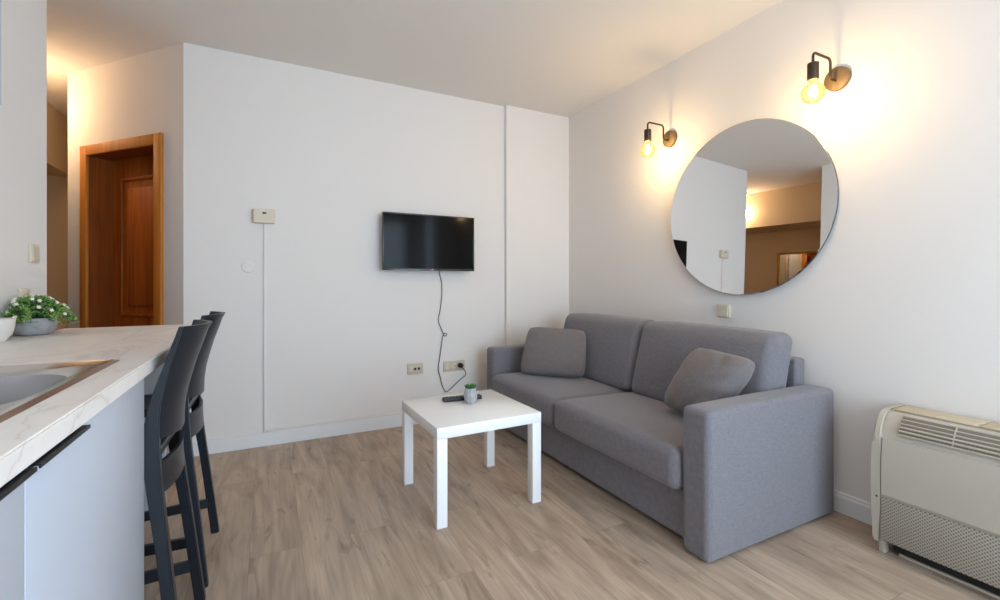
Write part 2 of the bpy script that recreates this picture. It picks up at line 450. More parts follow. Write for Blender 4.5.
ym = 2.25
for y0, y1 in ((AI0+.003, ym-.002), (ym+.002, AI1-.003)):
    bm = NB()
    def seat(q, p):
        p = p.copy()
        if q.z > 0: p.z += (.018*(1-q.x**4)*(1-q.y**4)-.014*(q.x+1)/2)*q.z
        p.x -= .008*(1-q.y**4)*(1-q.z**2)*(1 if q.x < 0 else 0)
        return p
    rbox(bm, (1.494+2.16)/2, (y0+y1)/2, .326, (2.16-1.494)/2, (y1-y0)/2, .089, .042, seat, n=16, k=5)
    obj('seat_cushion', local(bm, sofa), 'sofa', sofa)
yb = 2.20
for y0, y1 in ((AI0-.004, yb-.002), (yb+.002, AI1-.045)):
    bm = NB()
    def back(q, p):
        p = p.copy()
        s = (q.z+1)/2
        if q.x < 0: p.x -= .02*(1-q.y**4)*(1-q.z**4)
        if q.z > 0: p.z += .008*(1-q.y**4)*q.z
        p.x += .118*(s-.5)                                  # leans back
        return p
    rbox(bm, 2.185, (y0+y1)/2, .63, .095, (y1-y0)/2, .227, .05, back, n=16, k=5)
    obj('back_cushion', local(bm, sofa), 'sofa', sofa)
for x in (1.62, 2.33):
    for y in (SY0+.06, SY1-.06, ym):
        bm = NB(); lathe(bm, [(.022, 0), (.024, .006), (.024, .0105 if y != ym else .034)], 12, (x, y, 0))
        obj('foot', local(bm, sofa), 'rubber', sofa)

def pillow(name, label, BL, BR, TL, TR, thick, wrinkle, seed):
    BL, BR, TL, TR = map(Vector, (BL, BR, TL, TR))
    ctr = (BL+BR+TL+TR)/4
    nrm = (BR-BL).cross(TL-BL).normalized()
    rnd = random.Random(seed)
    base = thing_base = ctr.copy()
    bm = NB(); n = 34; front = {}; 
    for side in (1, -1):
        g = []
        for i in range(n+1):
            row = []
            for j in range(n+1):
                u, v = i/n, j/n
                a, b = 2*u-1, 2*v-1
                # soft corners: edges bow inward a little between the corners
                k = 1.06
                uu = .5+.5*a*k*math.sqrt(1-.20*b**4)*(1-.035*(1-b*b)); vv = .5+.5*b*k*math.sqrt(1-.20*a**4)*(1-.035*(1-a*a))
                p = BL*(1-uu)*(1-vv)+BR*uu*(1-vv)+TL*(1-uu)*vv+TR*uu*vv
                e = (max(0, (1-a**2))*max(0, (1-b**2)))
                h = thick*.5*(e**.36)+.006*min(1, e*20)
                wr = wrinkle*e**.35*(.5*math.sin(11*a+4*b*b+seed)*math.exp(-((abs(b)-.75)**2)/.05)+.45*math.sin(12*b-3*a*a+seed)*math.exp(-((abs(a)-.75)**2)/.05))
                if i in (0, n) or j in (0, n):
                    key = (i, j)
                    if side == 1: front[key] = bm.verts.new(p-ctr)
                    row.append(front[key])
                else:
                    row.append(bm.verts.new(p-ctr+nrm*side*(h+wr)))
            g.append(row)
        for i in range(n):
            for j in range(n):
                try: bm.faces.new((g[i][j], g[i+1][j], g[i+1][j+1], g[i][j+1]))
                except ValueError: pass
    o = obj(name, bm, 'pillow', None, True, 80)
    o.location = ctr
    return tag(o, label, 'cushion', 'throw pillows on the sofa')
pillow('throw_pillow', 'grey square throw pillow in the far corner of the sofa, against the far arm',
       (1.655, 2.92, .437), (1.975, 2.565, .437), (1.772, 2.98, .772), (2.064, 2.662, .757), .15, .006, 2)
pillow('throw_pillow', 'grey throw pillow slumped and tilted against the near arm of the sofa',
       (1.887, 1.765, .452), (1.872, 1.455, .456), (2.022, 1.655, .768), (1.995, 1.312, .748), .17, .009, 5)

# ================================================================== COFFEE TABLE
tab = thing('coffee_table', 'square white lacquered coffee table in front of the sofa', 'table', (.944, 2.221, 0), .0226)
obj('tabletop', B(-.279, .279, -.279, .279, .403, .454, bev=.002), 'lack', tab)
for sx in (-1, 1):
    for sy in (-1, 1):
        x0, x1 = sorted((sx*.279, sx*.228)); y0, y1 = sorted((sy*.279, sy*.228))
        obj('leg', B(x0+.0005, x1-.0005, y0+.0005, y1-.0005, 0, .4027, bev=.002), 'lack', tab)

# small plant on it
sp = thing('potted_succulent', 'small spiky green succulent in a grey concrete pot on the coffee table', 'plant', (.978, 2.270, .454))
bm = NB(); lathe(bm, [(.0, 0), (.026, 0), (.030, .006), (.037, .03), (.038, .045), (.034, .066), (.028, .082), (.024, .082), (.024, .074), (0, .074)], 10)
obj('pot', bm, 'concrete', sp, True, 20)
bm = NB()
for k in range(22):
    a = k*2.399; tl = .25+.75*(k/22); r0 = .006
    d = Vector((math.cos(a)*tl, math.sin(a)*tl, 1.35-tl*.7)).normalized(); L = .030+.010*random.random()
    base = Vector((math.cos(a)*.008, math.sin(a)*.008, .074))
    tube(bm, [base, base+d*L*.45, base+d*L*.8, base+d*L], [r0*.8, r0, r0*.55, .0006], 6)
obj('leaves', bm, 'succ', sp)

def remote(label, p0, p1, w, h, bt):
    p0, p1 = Vector(p0), Vector(p1); c = (p0+p1)/2; d = p1-p0; L = d.length
    t = thing('remote_control', label, 'remote control', (c.x, c.y, .454), math.atan2(d.y, d.x))
    bm = NB(); box(bm, -L/2, L/2, -w/2, w/2, 0, h, bev=.005, seg=3); obj('case', bm, 'remote', t)
    bm = NB()
    for i in range(bt):
        for j in (-1, 0, 1):
            x = -L*.36+i*L*.6/bt; lathe(bm, [(.0045, h), (.0045, h+.0015), (.003, h+.002), (0, h+.002)], 8, (x, j*w*.27, 0))
    obj('buttons', bm, 'remoteb', t)
remote('black remote control lying partly behind the succulent pot on the coffee table', (.852, 2.362), (1.072, 2.338), .044, .021, 7)

# ================================================================== TELEVISION and its cable
tv = thing('television', 'black flat television mounted on the back wall', 'television', (1.116, 3.37, 1.418))
tw, th = .368, .216
bm = NB(); box(bm, -tw, tw, 0, .032, -th, th, bev=.004); box(bm, -.25, .25, .03, .055, -.16, .10, bev=.01); obj('body', bm, 'tvb', tv)
bm = NB()
for a in ((-tw, tw, -th, -th+.016), (-tw, tw, th-.009, th), (-tw, -tw+.009, -th+.016, th-.009), (tw-.009, tw, -th+.016, th-.009)):
    box(bm, a[0], a[1], -.004, .001, a[2], a[3], bev=.0012)
obj('bezel', bm, 'tvb', tv)
obj('screen', B(-tw+.009, tw-.009, -.001, .001, -th+.016, th-.009), 'tvs', tv)
bm = NB(); box(bm, -.12, .12, .085, .096, -.10, .12, bev=.003); box(bm, -.035, .035, .052, .088, -.05, .05, bev=.003); obj('wall_bracket', bm, 'blackmetal', tv)
bm = NB(); lathe(bm, [(.0065, -.006), (.0065, -.004), ], 14, (-.012, 0, -th+.008), 'Y'); obj('logo_disc', bm, 'logored', tv)
bm = NB()
for a in ((0, .003, -.006, .006), (.003, .009, -.006, -.0035), (.012, .0145, -.006, .006), (.0145, .021, .0035, .006), (.0145, .021, -.006, -.0035), (.0185, .021, -.0035, .001), (.0165, .0185, -.001, .001)):
    box(bm, a[0], a[1], -.0055, -.004, -th+.008+a[2]*.9, -th+.008+a[3]*.9)
obj('logo_letters', bm, 'logo', tv)

def ray(x, y):
    q = (x-500)/FPX; r = (HOR-y)/FPX
    return Vector((math.sin(TH)+q*math.cos(TH), math.cos(TH)-q*math.sin(TH), r))
def onY(x, y, Y):
    v = ray(x, y); return Vector((0, 0, CAMH))+v*(Y/v.y)
YW = YB-.007
path = [(1.213, 3.41, 1.25), (1.214, YW-.01, 1.20)]+[tuple(onY(x, y, YW)) for x, y in ((441.6, 283), (441.8, 296), (440, 311), (438.2, 320), (441, 328), (443.4, 334))]
c0 = onY(445, 334.5, YW)
for k in range(1, 8):                                                       # the little knot
    a = PI+k*2*PI/8; path.append((c0.x+.012*math.cos(a), YW-.004-.001*k, c0.z+.012*math.sin(a)))
path += [tuple(onY(x, y, YW-.004)) for x, y in ((442.6, 337), (441, 349), (439.6, 359), (438.2, 368.5), (440.2, 377), (442.5, 386), (446, 391.8), (451, 388.5), (458.5, 381), (465.6, 375), (464.5, 370))]
path += [tuple(onY(460.7, 366.2, YB-.055))]
pc = thing('power_cable', 'black power cable hanging from the television down to the wall socket', 'cable', tuple(onY(460.7, 365, YB-.05)))
obj('cord', local(tube(NB(), smooth_path(path, 5), .0032, 6), pc), 'cable', pc)
pp = onY(460, 365, YB-.03)
bm = NB(); lathe(bm, [(.0, .034), (.012, .033), (.019, .02), (.0195, -.012), (.013, -.026), (.006, -.03), (0, -.03)], 16, (pp.x, YB-.047, pp.z), 'Y')
obj('plug', local(bm, pc), 'rubber', pc)

# sockets, switches, thermostat on the walls
def wall_plate(name, label, cat, cx, cz, w, h, mods, m='pvcd', y=YB):
    t = thing(name, label, cat, (cx, y, cz))
    bm = NB(); box(bm, -w/2, w/2, -.012, 0, -h/2, h/2, bev=.003); obj('cover_plate', bm, m, t)
    return t
so = wall_plate('wall_socket', 'triple ivory wall socket behind the coffee table with the television plugged in', 'socket', 1.346, .430, .186, .083, 3)
for k, dx in enumerate((-.056, 0, .052)):
    bm = NB(); lathe(bm, [(.0225, -.0115), (.0225, -.0145), (.0195, -.0145), (.0185, -.0125), (0, -.0125)], 20, (dx, 0, 0), 'Y'); s = obj('socket_ring', bm, 'pvc', so)
    bm = NB(); 
    for e in (-.0095, .0095): lathe(bm, [(.0028, -.0120), (.0028, -.0131)], 10, (dx+e, 0, 0), 'Y')
    obj('socket_hole', bm, 'slot', s)
so = wall_plate('data_socket', 'double data wall socket with two black ports left of the power socket', 'socket', 1.021, .435, .125, .083, 2)
for dx in (-.002, .028):
    bm = NB(); box(bm, dx-.009, dx+.009, -.0135, -.0118, -.010, .008); obj('port', bm, 'slot', so)
bm = NB(); box(bm, -.05, -.022, -.014, -.0118, -.022, .022, bev=.001); obj('blank_insert', bm, 'pvc', so)

th_ = thing('thermostat', 'ivory wall thermostat at the top of the thin cable duct', 'thermostat', (-.03, YB, 1.557))
bm = NB(); rbox(bm, 0, -.02, 0, .066, .02, .047, .008, n=6, k=3); obj('housing', bm, 'pvc', th_)
bm = NB(); box(bm, -.05, .05, -.0425, -.0395, -.012, -.007); box(bm, -.05, .05, -.0425, -.0395, -.028, -.023); obj('vent_rib', bm, 'pvc', th_)
bm = NB(); box(bm, -.009, .014, -.043, -.039, .015, .026, bev=.001); obj('display', bm, 'slot', th_)
bm = NB(); lathe(bm, [(.006, -.04), (.006, -.044), (0, -.0445)], 12, (.002, 0, .008), 'Y'); obj('dial', bm, 'pvcw', th_)
du = thing('cable_duct', 'thin white cable duct running down the back wall and along the skirting board', 'cable duct', (-.027, YB-.0012, 0))
obj('vertical_run', B(-.006, .010, -.010, 0, .093, 1.515, bev=.002), 'wall', du)
obj('horizontal_run', B(.010, 1.82, -.012, 0, .093, .110, bev=.002), 'wall', du)
bm = NB(); lathe(bm, [(.040, 0), (.040, -.003), (.036, -.006), (.030, -.0065), (0, -.0065)], 28, (0, 0, 0), 'Y')
o = obj('junction_cover', bm, 'wall'); o.location = (-.125, YB, 1.214); tag(o, 'round white junction box cover on the back wall below the thermostat', 'wall cover')  # covers a junction box, not a socket

def switch(label, loc, face):
    """face: 'X-' looks towards -X, 'X+' towards +X"""
    t = thing('light_switch', label, 'light switch', loc, 0 if face == 'X-' else PI)
    obj('cover_plate', B(-.010, 0, -.041, .041, -.041, .041, bev=.003), 'pvc', t)
    bm = NB()
    f = [(-.0098, -.030), (-.016, -.030), (-.0115, .030), (-.0098, .030)]
    prism_y(bm, f, -.028, .028); obj('rocker', bm, 'pvcd', t)
    return t
switch('ivory light switch on the right wall between the round mirror and the sofa', (XR, 1.831, .937), 'X-')
sw = switch('ivory light switch on the kitchen wall near the hall opening', (XK, 2.69, 1.237), 'X+')

# ================================================================== ROUND MIRROR
mi = thing('round_mirror', 'large frameless round mirror on the right wall above the sofa', 'mirror', (XR-.022, 1.71, 1.54))
nv = Vector((-1, -.027, .023)).normalized()
R = nv.to_track_quat('Z', 'Y').to_matrix().to_4x4()
bm = NB(); lathe(bm, [(.0, -.006), (.499, -.006), (.502, -.005), (.502, .002), (.499, .0035)], 128)
bmesh.ops.transform(bm, matrix=R, verts=bm.verts[:]); obj('backing', bm, 'mirrimg', mi)
bm = NB(); lathe(bm, [(.500, .0036), (.497, .0042), (0, .0042)], 128)
bmesh.ops.transform(bm, matrix=R, verts=bm.verts[:]); obj('mirror_glass', bm, 'mirror', mi, False)

# ================================================================== SCONCES
def sconce(y, label):
    z0 = 2.099
    t = thing('wall_sconce', label, 'wall lamp', (XR, y, z0), 0, 'wall lamps above the mirror')
    bm = NB(); lathe(bm, [(.0, -.026), (.02, -.026), (.05, -.022), (.056, -.018), (.057, 0)], 40, axis='X'); obj('wall_plate', bm, 'bronze', t)
    xa, xb, zt = -.07, -.214, .083
    pts = [(-.02, 0, -.012), (-.055, 0, -.012)]
    def arc(cx, cz, r, a0, a1): return [(cx+r*math.cos(math.radians(a0+(a1-a0)*k/6)), 0, cz+r*math.sin(math.radians(a0+(a1-a0)*k/6))) for k in range(7)]
    pts += arc(xa+.015, .003, .015, 270, 180)[1:]
    pts += arc(xa-.02, zt-.02, .02, 0, 90)
    pts += arc(xb+.02, zt-.02, .02, 90, 180) + [(xb, 0, .03)]
    obj('arm', tube(NB(), pts, .0058, 10), 'darkbronze', t)
    bm = NB(); lathe(bm, [(0, .036), (.012, .035), (.0235, .03), (.0235, -.042), (.0215, -.046), (0, -.046)], 28, (xb, 0, 0)); obj('socket', bm, 'darkbronze', t)
    bm = NB()
    prof = [(.0135, -.044), (.0150, -.058)]
    cz, r = -.107, .049
    for k in range(3, 25): a = k/24*PI; prof.append((r*math.sin(a), cz+r*math.cos(a)))
    prof[2:4] = [(.022, -.066)]
    prof[-1] = (0.0, cz-r)
    lathe(bm, prof, 32, (xb, 0, 0)); bl = obj('bulb', bm, 'bulb', t)
    bm = NB()
    for k in range(5):
        a = k*2*PI/5; tube(bm, [(xb+.010*math.cos(a), .010*math.sin(a), -.072), (xb+.014*math.cos(a), .014*math.sin(a), -.128)], .0017, 6)
    obj('filament', bm, 'fil', bl)
    l = bpy.data.lights.new('bulb_light', 'POINT'); l.energy = SCONCE_W; l.color = (1, .78, .52); l.shadow_soft_size = .028
    lo = bpy.data.objects.new('bulb_light', l); C.objects.link(lo); lo.parent = t; lo.location = (xb, 0, -.122)
    return t
SCONCE_W = 3.0
sconce(1.213, 'bronze wall lamp with a globe bulb up right of the mirror, nearest the camera')
sconce(2.245, 'bronze wall lamp with a globe bulb up left of the mirror, towards the corner')

# ================================================================== FLOOR AIR CONDITIONER
ac = thing('air_conditioner', 'white floor-standing air conditioner against the right wall beside the sofa', 'air conditioner', (XR, .40, 0))
AY1, AY0 = .972, -.22
def acprof(o=0, zb=.062):
    return [(XR-.008, zb), (2.226+o, zb), (2.222+o, .2), (2.222+o, .34), (2.224+o, .40), (2.230+o, .455), (2.243+o, .51), (2.262+o, .548), (2.286+o, .572), (2.305+o, .580-o*.6), (XR-.008, .582-o*.6)]
bm = NB(); prism_y(bm, acprof(.006), AY0+.03, AY1-.032); obj('body', local(bm, ac), 'acw', ac, True, 30)
for y0, y1 in ((AY1-.032, AY1), (AY0-.02, AY0+.03)):
    bm = NB(); prism_y(bm, acprof(0, .05), y0, y1)
    bmesh.ops.bevel(bm, geom=[e for e in bm.edges if abs(e.verts[0].co.y-e.verts[1].co.y) < 1e-6], offset=.008, segments=3, affect='EDGES')
    c = obj('end_cap', local(bm, ac), 'acw', ac, True, 30)
    bm = NB(); lathe(bm, [(.004, -.001), (.004, .003), (0, .003)], 8, (2.2215, (y0+.012), .235), 'X'); obj('screw', local(bm, ac), 'slot', c)
# upper front panel, lower perforated grille
bm = NB(); prism_y(bm, [(2.2225, .245), (2.2195, .25), (2.2195, .34), (2.2215, .40), (2.2315, .478), (2.242, .478), (2.240, .245)], AY0+.035, AY1-.036)
obj('front_panel', local(bm, ac), 'acw', ac, True, 30)
bm = NB(); box(bm, 2.219, 2.23, AY0+.035, AY1-.035, .064, .236, bev=.003); obj('intake_grille', local(bm, ac), 'acg', ac)
# outlet louvre on the slanted shoulder
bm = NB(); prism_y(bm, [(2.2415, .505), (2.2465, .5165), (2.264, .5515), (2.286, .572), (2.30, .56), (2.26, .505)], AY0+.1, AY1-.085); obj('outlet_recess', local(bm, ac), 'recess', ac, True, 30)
bm = NB()
for k in range(6):
    f = k/5; x = 2.2405+.046*f**1.5; z = .503+.068*f
    prism_y(bm, [(x-.004, z-.002), (x-.004, z+.0018), (x+.012, z+.0058), (x+.012, z+.002)], AY0+.1, AY1-.085)
for y in [AY1-.085-.16*k for k in range(1, 7)]: prism_y(bm, [(2.239, .503), (2.244, .5165), (2.261, .5525), (2.285, .575), (2.29, .565), (2.25, .503)], y-.002, y+.002)
obj('outlet_louvre', local(bm, ac), 'acw', ac, False)
# lids on top
y = AY1-.036
for w in (.26, .30, .30, .27):
    obj('top_lid', local(B(2.318, XR-.03, y-w+.004, y, .578, .585, bev=.002), ac), 'acy', ac); y -= w
for y in (AY1-.03, AY0+.01): obj('foot', local(B(2.245, 2.285, y-.008, y+.014, 0, .052, bev=.004), ac), 'acw', ac)
obj('leg', local(B(2.33, 2.35, AY1-.11, AY1-.09, 0, .068), ac), 'acw', ac)
obj('gap_shade_block', local(B(2.262, XR-.012, AY0, AY1-.06, .022, .066), ac), 'dark', ac)  # black block standing in for the shadow beneath the unit
o = obj('floor_pipe_cover', B(-.012, .012, -.5, .46, 0, .012, bev=.003), 'pvcd'); o.location = (2.285, .44, 0)
tag(o, 'white pipe cover lying on the floor under the air conditioner', 'pipe cover')

# ================================================================== KITCHEN UNIT
CT0, CT1, CTX = .862, .90, -.287
wt = thing('worktop', 'long pale marble-look kitchen worktop with a breakfast bar end', 'worktop', (-.6, 1.0, CT0))
SNK = dict(x0=-.872, x1=-.358, y0=.22, y1=1.565)                                # cut-out for the sink, built as four strips
bm = NB()
Y0W, Y1W = -.6, 2.75
xs = [XK+.002, SNK['x0']+.02, SNK['x1']-.02, CTX]; ys = [Y0W, SNK['y0']+.02, SNK['y1']-.02, Y1W]
vt = {}
for k, z in enumerate((CT0, CT1)):
    for i, x in enumerate(xs):
        for j, y in enumerate(ys): vt[i, j, k] = bm.verts.new((x, y, z))
for i in range(3):
    for j in range(3):
        if (i, j) == (1, 1): continue
        bm.faces.new([vt[i, j, 1], vt[i+1, j, 1], vt[i+1, j+1, 1], vt[i, j+1, 1]])
        bm.faces.new([vt[i, j, 0], vt[i, j+1, 0], vt[i+1, j+1, 0], vt[i+1, j, 0]])
def side(a, b): bm.faces.new([vt[a+(0,)], vt[b+(0,)], vt[b+(1,)], vt[a+(1,)]])
for i in range(3): side((i, 0), (i+1, 0)); side((i, 3), (i+1, 3))
for j in range(3): side((0, j), (0, j+1)); side((3, j), (3, j+1))
side((1, 1), (2, 1)); side((1, 2), (2, 2)); side((1, 1), (1, 2)); side((2, 1), (2, 2))
bmesh.ops.recalc_face_normals(bm, faces=bm.faces[:])
es = [e for e in bm.edges if abs(e.verts[0].co.x-CTX) < 1e-5 and abs(e.verts[1].co.x-CTX) < 1e-5 and abs(e.verts[0].co.z-e.verts[1].co.z) < 1e-5]
bmesh.ops.bevel(bm, geom=es, offset=.003, segments=2, affect='EDGES')
obj('slab', local(bm, wt), 'top', wt, True, 30)
obj('support_panel', local(B(XK+.003, -.45, 2.70, 2.735, 0, .8615), wt), 'cab', wt)

CFX = -.297
def base_unit(y0, y1, label, hy0, hy1):
    t = thing('base_cabinet', label, 'cabinet', ((CFX+XK)/2, (y0+y1)/2, 0), 0, 'kitchen base cabinets')
    bm = NB(); zt = .861
    for a in ((y0, y0+.018, .1, zt), (y1-.018, y1, .1, zt), (y0+.018, y1-.018, .1, .118)): box(bm, XK+.004, CFX-.0205, a[0], a[1], a[2], a[3])
    box(bm, XK+.004, XK+.012, y0+.018, y1-.018, .118, zt)
    obj('body', local(bm, t), 'carc', t, False)
    obj('plinth', local(B(XK+.01, CFX-.06, y0, y1, 0, .1), t), 'carc', t, False)
    d = obj('door', local(B(CFX-.019, CFX, y0+.0015, y1-.0015, .105, .856, bev=.001), t), 'cab', t)
    bm = NB(); prism_y(bm, [(CFX-.004, .858), (CFX+.014, .858), (CFX+.014, .852), (CFX+.0115, .852), (CFX+.0115, .8555), (CFX-.004, .8555)], hy0, hy1)
    box(bm, CFX, CFX+.002, hy0, hy1, .851, .8555)
    obj('handle', local(bm, t), 'blackmetal', d, False)
base_unit(.847, 1.512, 'white base cabinet under the sink end, beside the bar stools, with a black edge handle', .853, 1.05)
base_unit(.18, .8465, 'white base cabinet at the photo left edge, nearer the camera than the other one', .66, .842)

sk = thing('sink', 'stainless steel inset sink in the worktop', 'sink', (-.615, .9, CT1))
# rim plate with a rounded bowl opening
def rr(x0, x1, y0, y1, r, n=8):
    p = []
    for cx, cy, a0 in ((x1-r, y1-r, 0), (x0+r, y1-r, 90), (x0+r, y0+r, 180), (x1-r, y0+r, 270)):
        for k in range(n+1):
            a = math.radians(a0+90*k/n); p.append((cx+r*math.cos(a), cy+r*math.sin(a)))
    return p
bx0, bx1, by0, by1 = -.815, -.402, 1.03, 1.435
bm = NB()
inner = rr(bx0, bx1, by0, by1, .11); outer = rr(SNK['x0'], SNK['x1'], .8, SNK['y1'], .008)
mid = rr(SNK['x0']+.012, SNK['x1']-.012, .812, SNK['y1']-.012, .008)
mid2 = rr(SNK['x0']+.02, SNK['x1']-.02, .82, SNK['y1']-.02, .008)
in2 = rr(bx0-.012, bx1+.012, by0-.012, by1+.012, .12)
zs = CT1
secs = [[(x, y, zs+.0005) for x, y in outer], [(x, y, zs+.005) for x, y in mid], [(x, y, zs+.003) for x, y in mid2], [(x, y, zs+.002) for x, y in in2], [(x, y, zs-.004) for x, y in inner]]
loft(bm, secs, False); obj('rim', local(bm, sk), 'steel', sk, True, 25)
bm = NB()
secs = [[(x, y, zs-.004) for x, y in inner]]
for k, (ins, dz) in enumerate(((.006, .03), (.012, .10), (.022, .145), (.05, .16))):
    secs.append([(x, y, zs-dz) for x, y in rr(bx0+ins, bx1-ins, by0+ins, by1-ins, .11)])
loft(bm, secs, False); bm.faces.new([v for v in bm.verts][-len(inner):]); obj('bowl', local(bm, sk), 'steelb', sk, True, 50)
bm = NB(); lathe(bm, [(.0, -.1575), (.03, -.1575), (.042, -.156), (.045, -.159)], 24, (-.61, 1.23, zs)); obj('drain', local(bm, sk), 'steel', sk)
# drainer half, towards the camera
bm = NB(); dx0, dx1, dy0, dy1 = SNK['x0'], SNK['x1'], SNK['y0'], .7995
box(bm, dx0, dx1, dy0, dy1, zs+.0005, zs+.003, bev=.001)
for k in range(7): box(bm, dx0+.09+k*.05, dx0+.11+k*.05, dy0+.06, dy1-.06, zs+.003, zs+.006, bev=.001)
obj('drainer', local(bm, sk), 'steel', sk)

uc = thing('wall_cabinet', 'pale kitchen wall cabinet cut off at the upper left edge', 'cabinet', (-.745, 1.2, 1.533))
obj('body', local(B(XK+.002, -.59, .9, 1.505, 1.533, 2.25), uc), 'carc', uc, False)
obj('door', local(B(-.589, -.57, .902, 1.507, 1.535, 2.25, bev=.001), uc), 'cab', uc)

# ------------------------------------------------------------------ things on the worktop
pl = thing('potted_plant', 'bushy artificial plant with small white flowers in a round grey bowl planter on the worktop', 'plant', (-.842, 2.472, .90))
bm = NB(); lathe(bm, [(r*.9, h*.9) for r, h in [(0, 0), (.048, 0), (.060, .006), (.074, .028), (.0775, .05), (.076, .068), (.073, .076), (.067, .076), (.064, .065), (0, .065)]], 40)
obj('planter', bm, 'concrete', pl)
rnd = random.Random(11)
def leafblade(bm, p, d, L, w, up):
    d = d.normalized(); s = d.cross(up)
    if s.length < 1e-3: s = d.cross(Vector((1, 0, 0)))
    s.normalize(); n = s.cross(d)
    a = [p, p+d*L*.45+s*w+n*.002, p+d*L+n*-.002, p+d*L*.45-s*w+n*.002, p+d*L*.5-n*.0015]
    v = [bm.verts.new(q) for q in a]
    for f in ((0, 1, 4), (1, 2, 4), (2, 3, 4), (3, 0, 4)): bm.faces.new([v[i] for i in f])
lim = XK+.012-pl.location.x
def dome():
    a = rnd.uniform(0, 2*PI); r = math.sqrt(rnd.random())
    e = Vector((math.cos(a)*.15*r, math.sin(a)*.15*r, 0))
    e *= .86
    if e.x < lim+.01: e.x = lim+.01+rnd.random()*.05
    zt = .072+.070*(max(0, 1-r**2.2))
    return e, zt, r
bl_, bd_ = NB(), NB(); stems = NB()
for k in range(150):
    e, zt, r = dome()
    tip = Vector((e.x, e.y, zt*rnd.uniform(.9, 1.04)-.03*r*r)); b0 = Vector((e.x*.25, e.y*.25, .06))
    midp = b0.lerp(tip, .5)+Vector((0, 0, .03))
    path = smooth_path([b0, midp, tip], 4)
    tube(stems, path, .0011, 4)
    for q in range(16):
        i = rnd.randrange(3, len(path)); p = path[i]+Vector((rnd.gauss(0, .005), rnd.gauss(0, .005), rnd.gauss(0, .004)))
        d = Vector((rnd.gauss(0, 1), rnd.gauss(0, 1), rnd.uniform(-.2, 1.2)))+ (tip-b0).normalized()*.8
        tgt = bl_ if rnd.random() < .2+.7*i/len(path) else bd_
        leafblade(tgt, p, d, rnd.uniform(.013, .026), rnd.uniform(.0025, .0042), Vector((0, 0, 1)))
for t_ in (bl_, bd_, stems):
    for v in t_.verts: v.co.x = max(v.co.x, lim)
obj('stems', stems, 'leafd', pl); obj('light_leaves', bl_, 'leaf', pl, False); obj('dark_leaves', bd_, 'leafd', pl, False)
for k in range(26):
    a = k*2.399+.4; r = .35+.65*((k*7) % 26)/26
    e = Vector((math.cos(a)*.13*r, math.sin(a)*.132*r, 0)); e.x = max(e.x, lim+.015)
    p = Vector((e.x, e.y, .080+.076*(1-r**2.2)-.015*r*r))
    nrm = (Vector((e.x*3, e.y*3, .25))+Vector((.2, -.35, 0))).normalized()
    T = nrm.to_track_quat('Z', 'Y').to_matrix()
    bm = NB()
    for q in range(6):
        b = q*2*PI/6; leafblade(bm, p, T @ Vector((math.cos(b), math.sin(b), .45)), .0085, .0036, nrm)
    lathe(bm, [(.0, .004), (.003, .003), (.0035, 0)], 8, p)
    obj('flower', bm, 'petal', pl, False)

nh = thing('napkin_holder', 'small wooden napkin holder with white napkins behind the grey planter', 'napkin holder', (-.885, 2.625, .90), math.radians(81))
for dy in (-.030, .016):
    bm = NB(); loft(bm, [[(x, dy+o, z) for x, z in ((-.015, .0058), (.125, .0058), (.10, .055), (.07, .085), (.04, .085), (.01, .055))] for o in (0, .007)])
    obj('side_panel', bm, 'holderwood', nh, False)
obj('base', B(-.016, .126, -.031, .024, 0, .0055), 'holderwood', nh, False)
bm = NB()
for k in range(9): box(bm, .012, .098, -.0222+.0041*k, -.0188+.0041*k, .0065, .084+.003*((k*5) % 4))
obj('napkins', bm, 'paper', nh, False)
ks = thing('wall_socket', 'ivory wall socket on the kitchen wall half hidden by the flowering plant', 'socket', (XK, 2.60, 1.045), PI)
obj('cover_plate', B(-.011, 0, -.041, .041, -.041, .041, bev=.003), 'pvc', ks)
bm = NB(); lathe(bm, [(.0225, -.0105), (.0225, -.0135), (.0195, -.0135), (.0185, -.0115), (0, -.0115)], 20, axis='X'); sr = obj('socket_ring', bm, 'pvcd', ks)
for e in (-.0095, .0095):
    bm = NB(); lathe(bm, [(.0028, -.011), (.0028, -.0121)], 10, (0, e, 0), 'X'); obj('socket_hole', bm, 'slot', sr)

cb = thing('ceramic_bowl', 'white ceramic bowl at the left edge of the worktop beside the planter', 'bowl', (-.866, 2.25, .90))
bm = NB(); lathe(bm, [(r*.94, h*.94) for r, h in [(0, 0), (.026, 0), (.029, .005), (.044, .025), (.051, .055), (.053, .085), (.050, .085), (.047, .055), (.040, .028), (.02, .01), (0, .01)]], 40); obj('shell', bm, 'ceramic', cb)
bm = NB(); lathe(bm, [(r*.94, h*.94) for r, h in [(.0495, .0852), (.0515, .0865), (.0535, .0852), (.053, .0842)]], 40); obj('rim', bm, 'ceramic', cb)

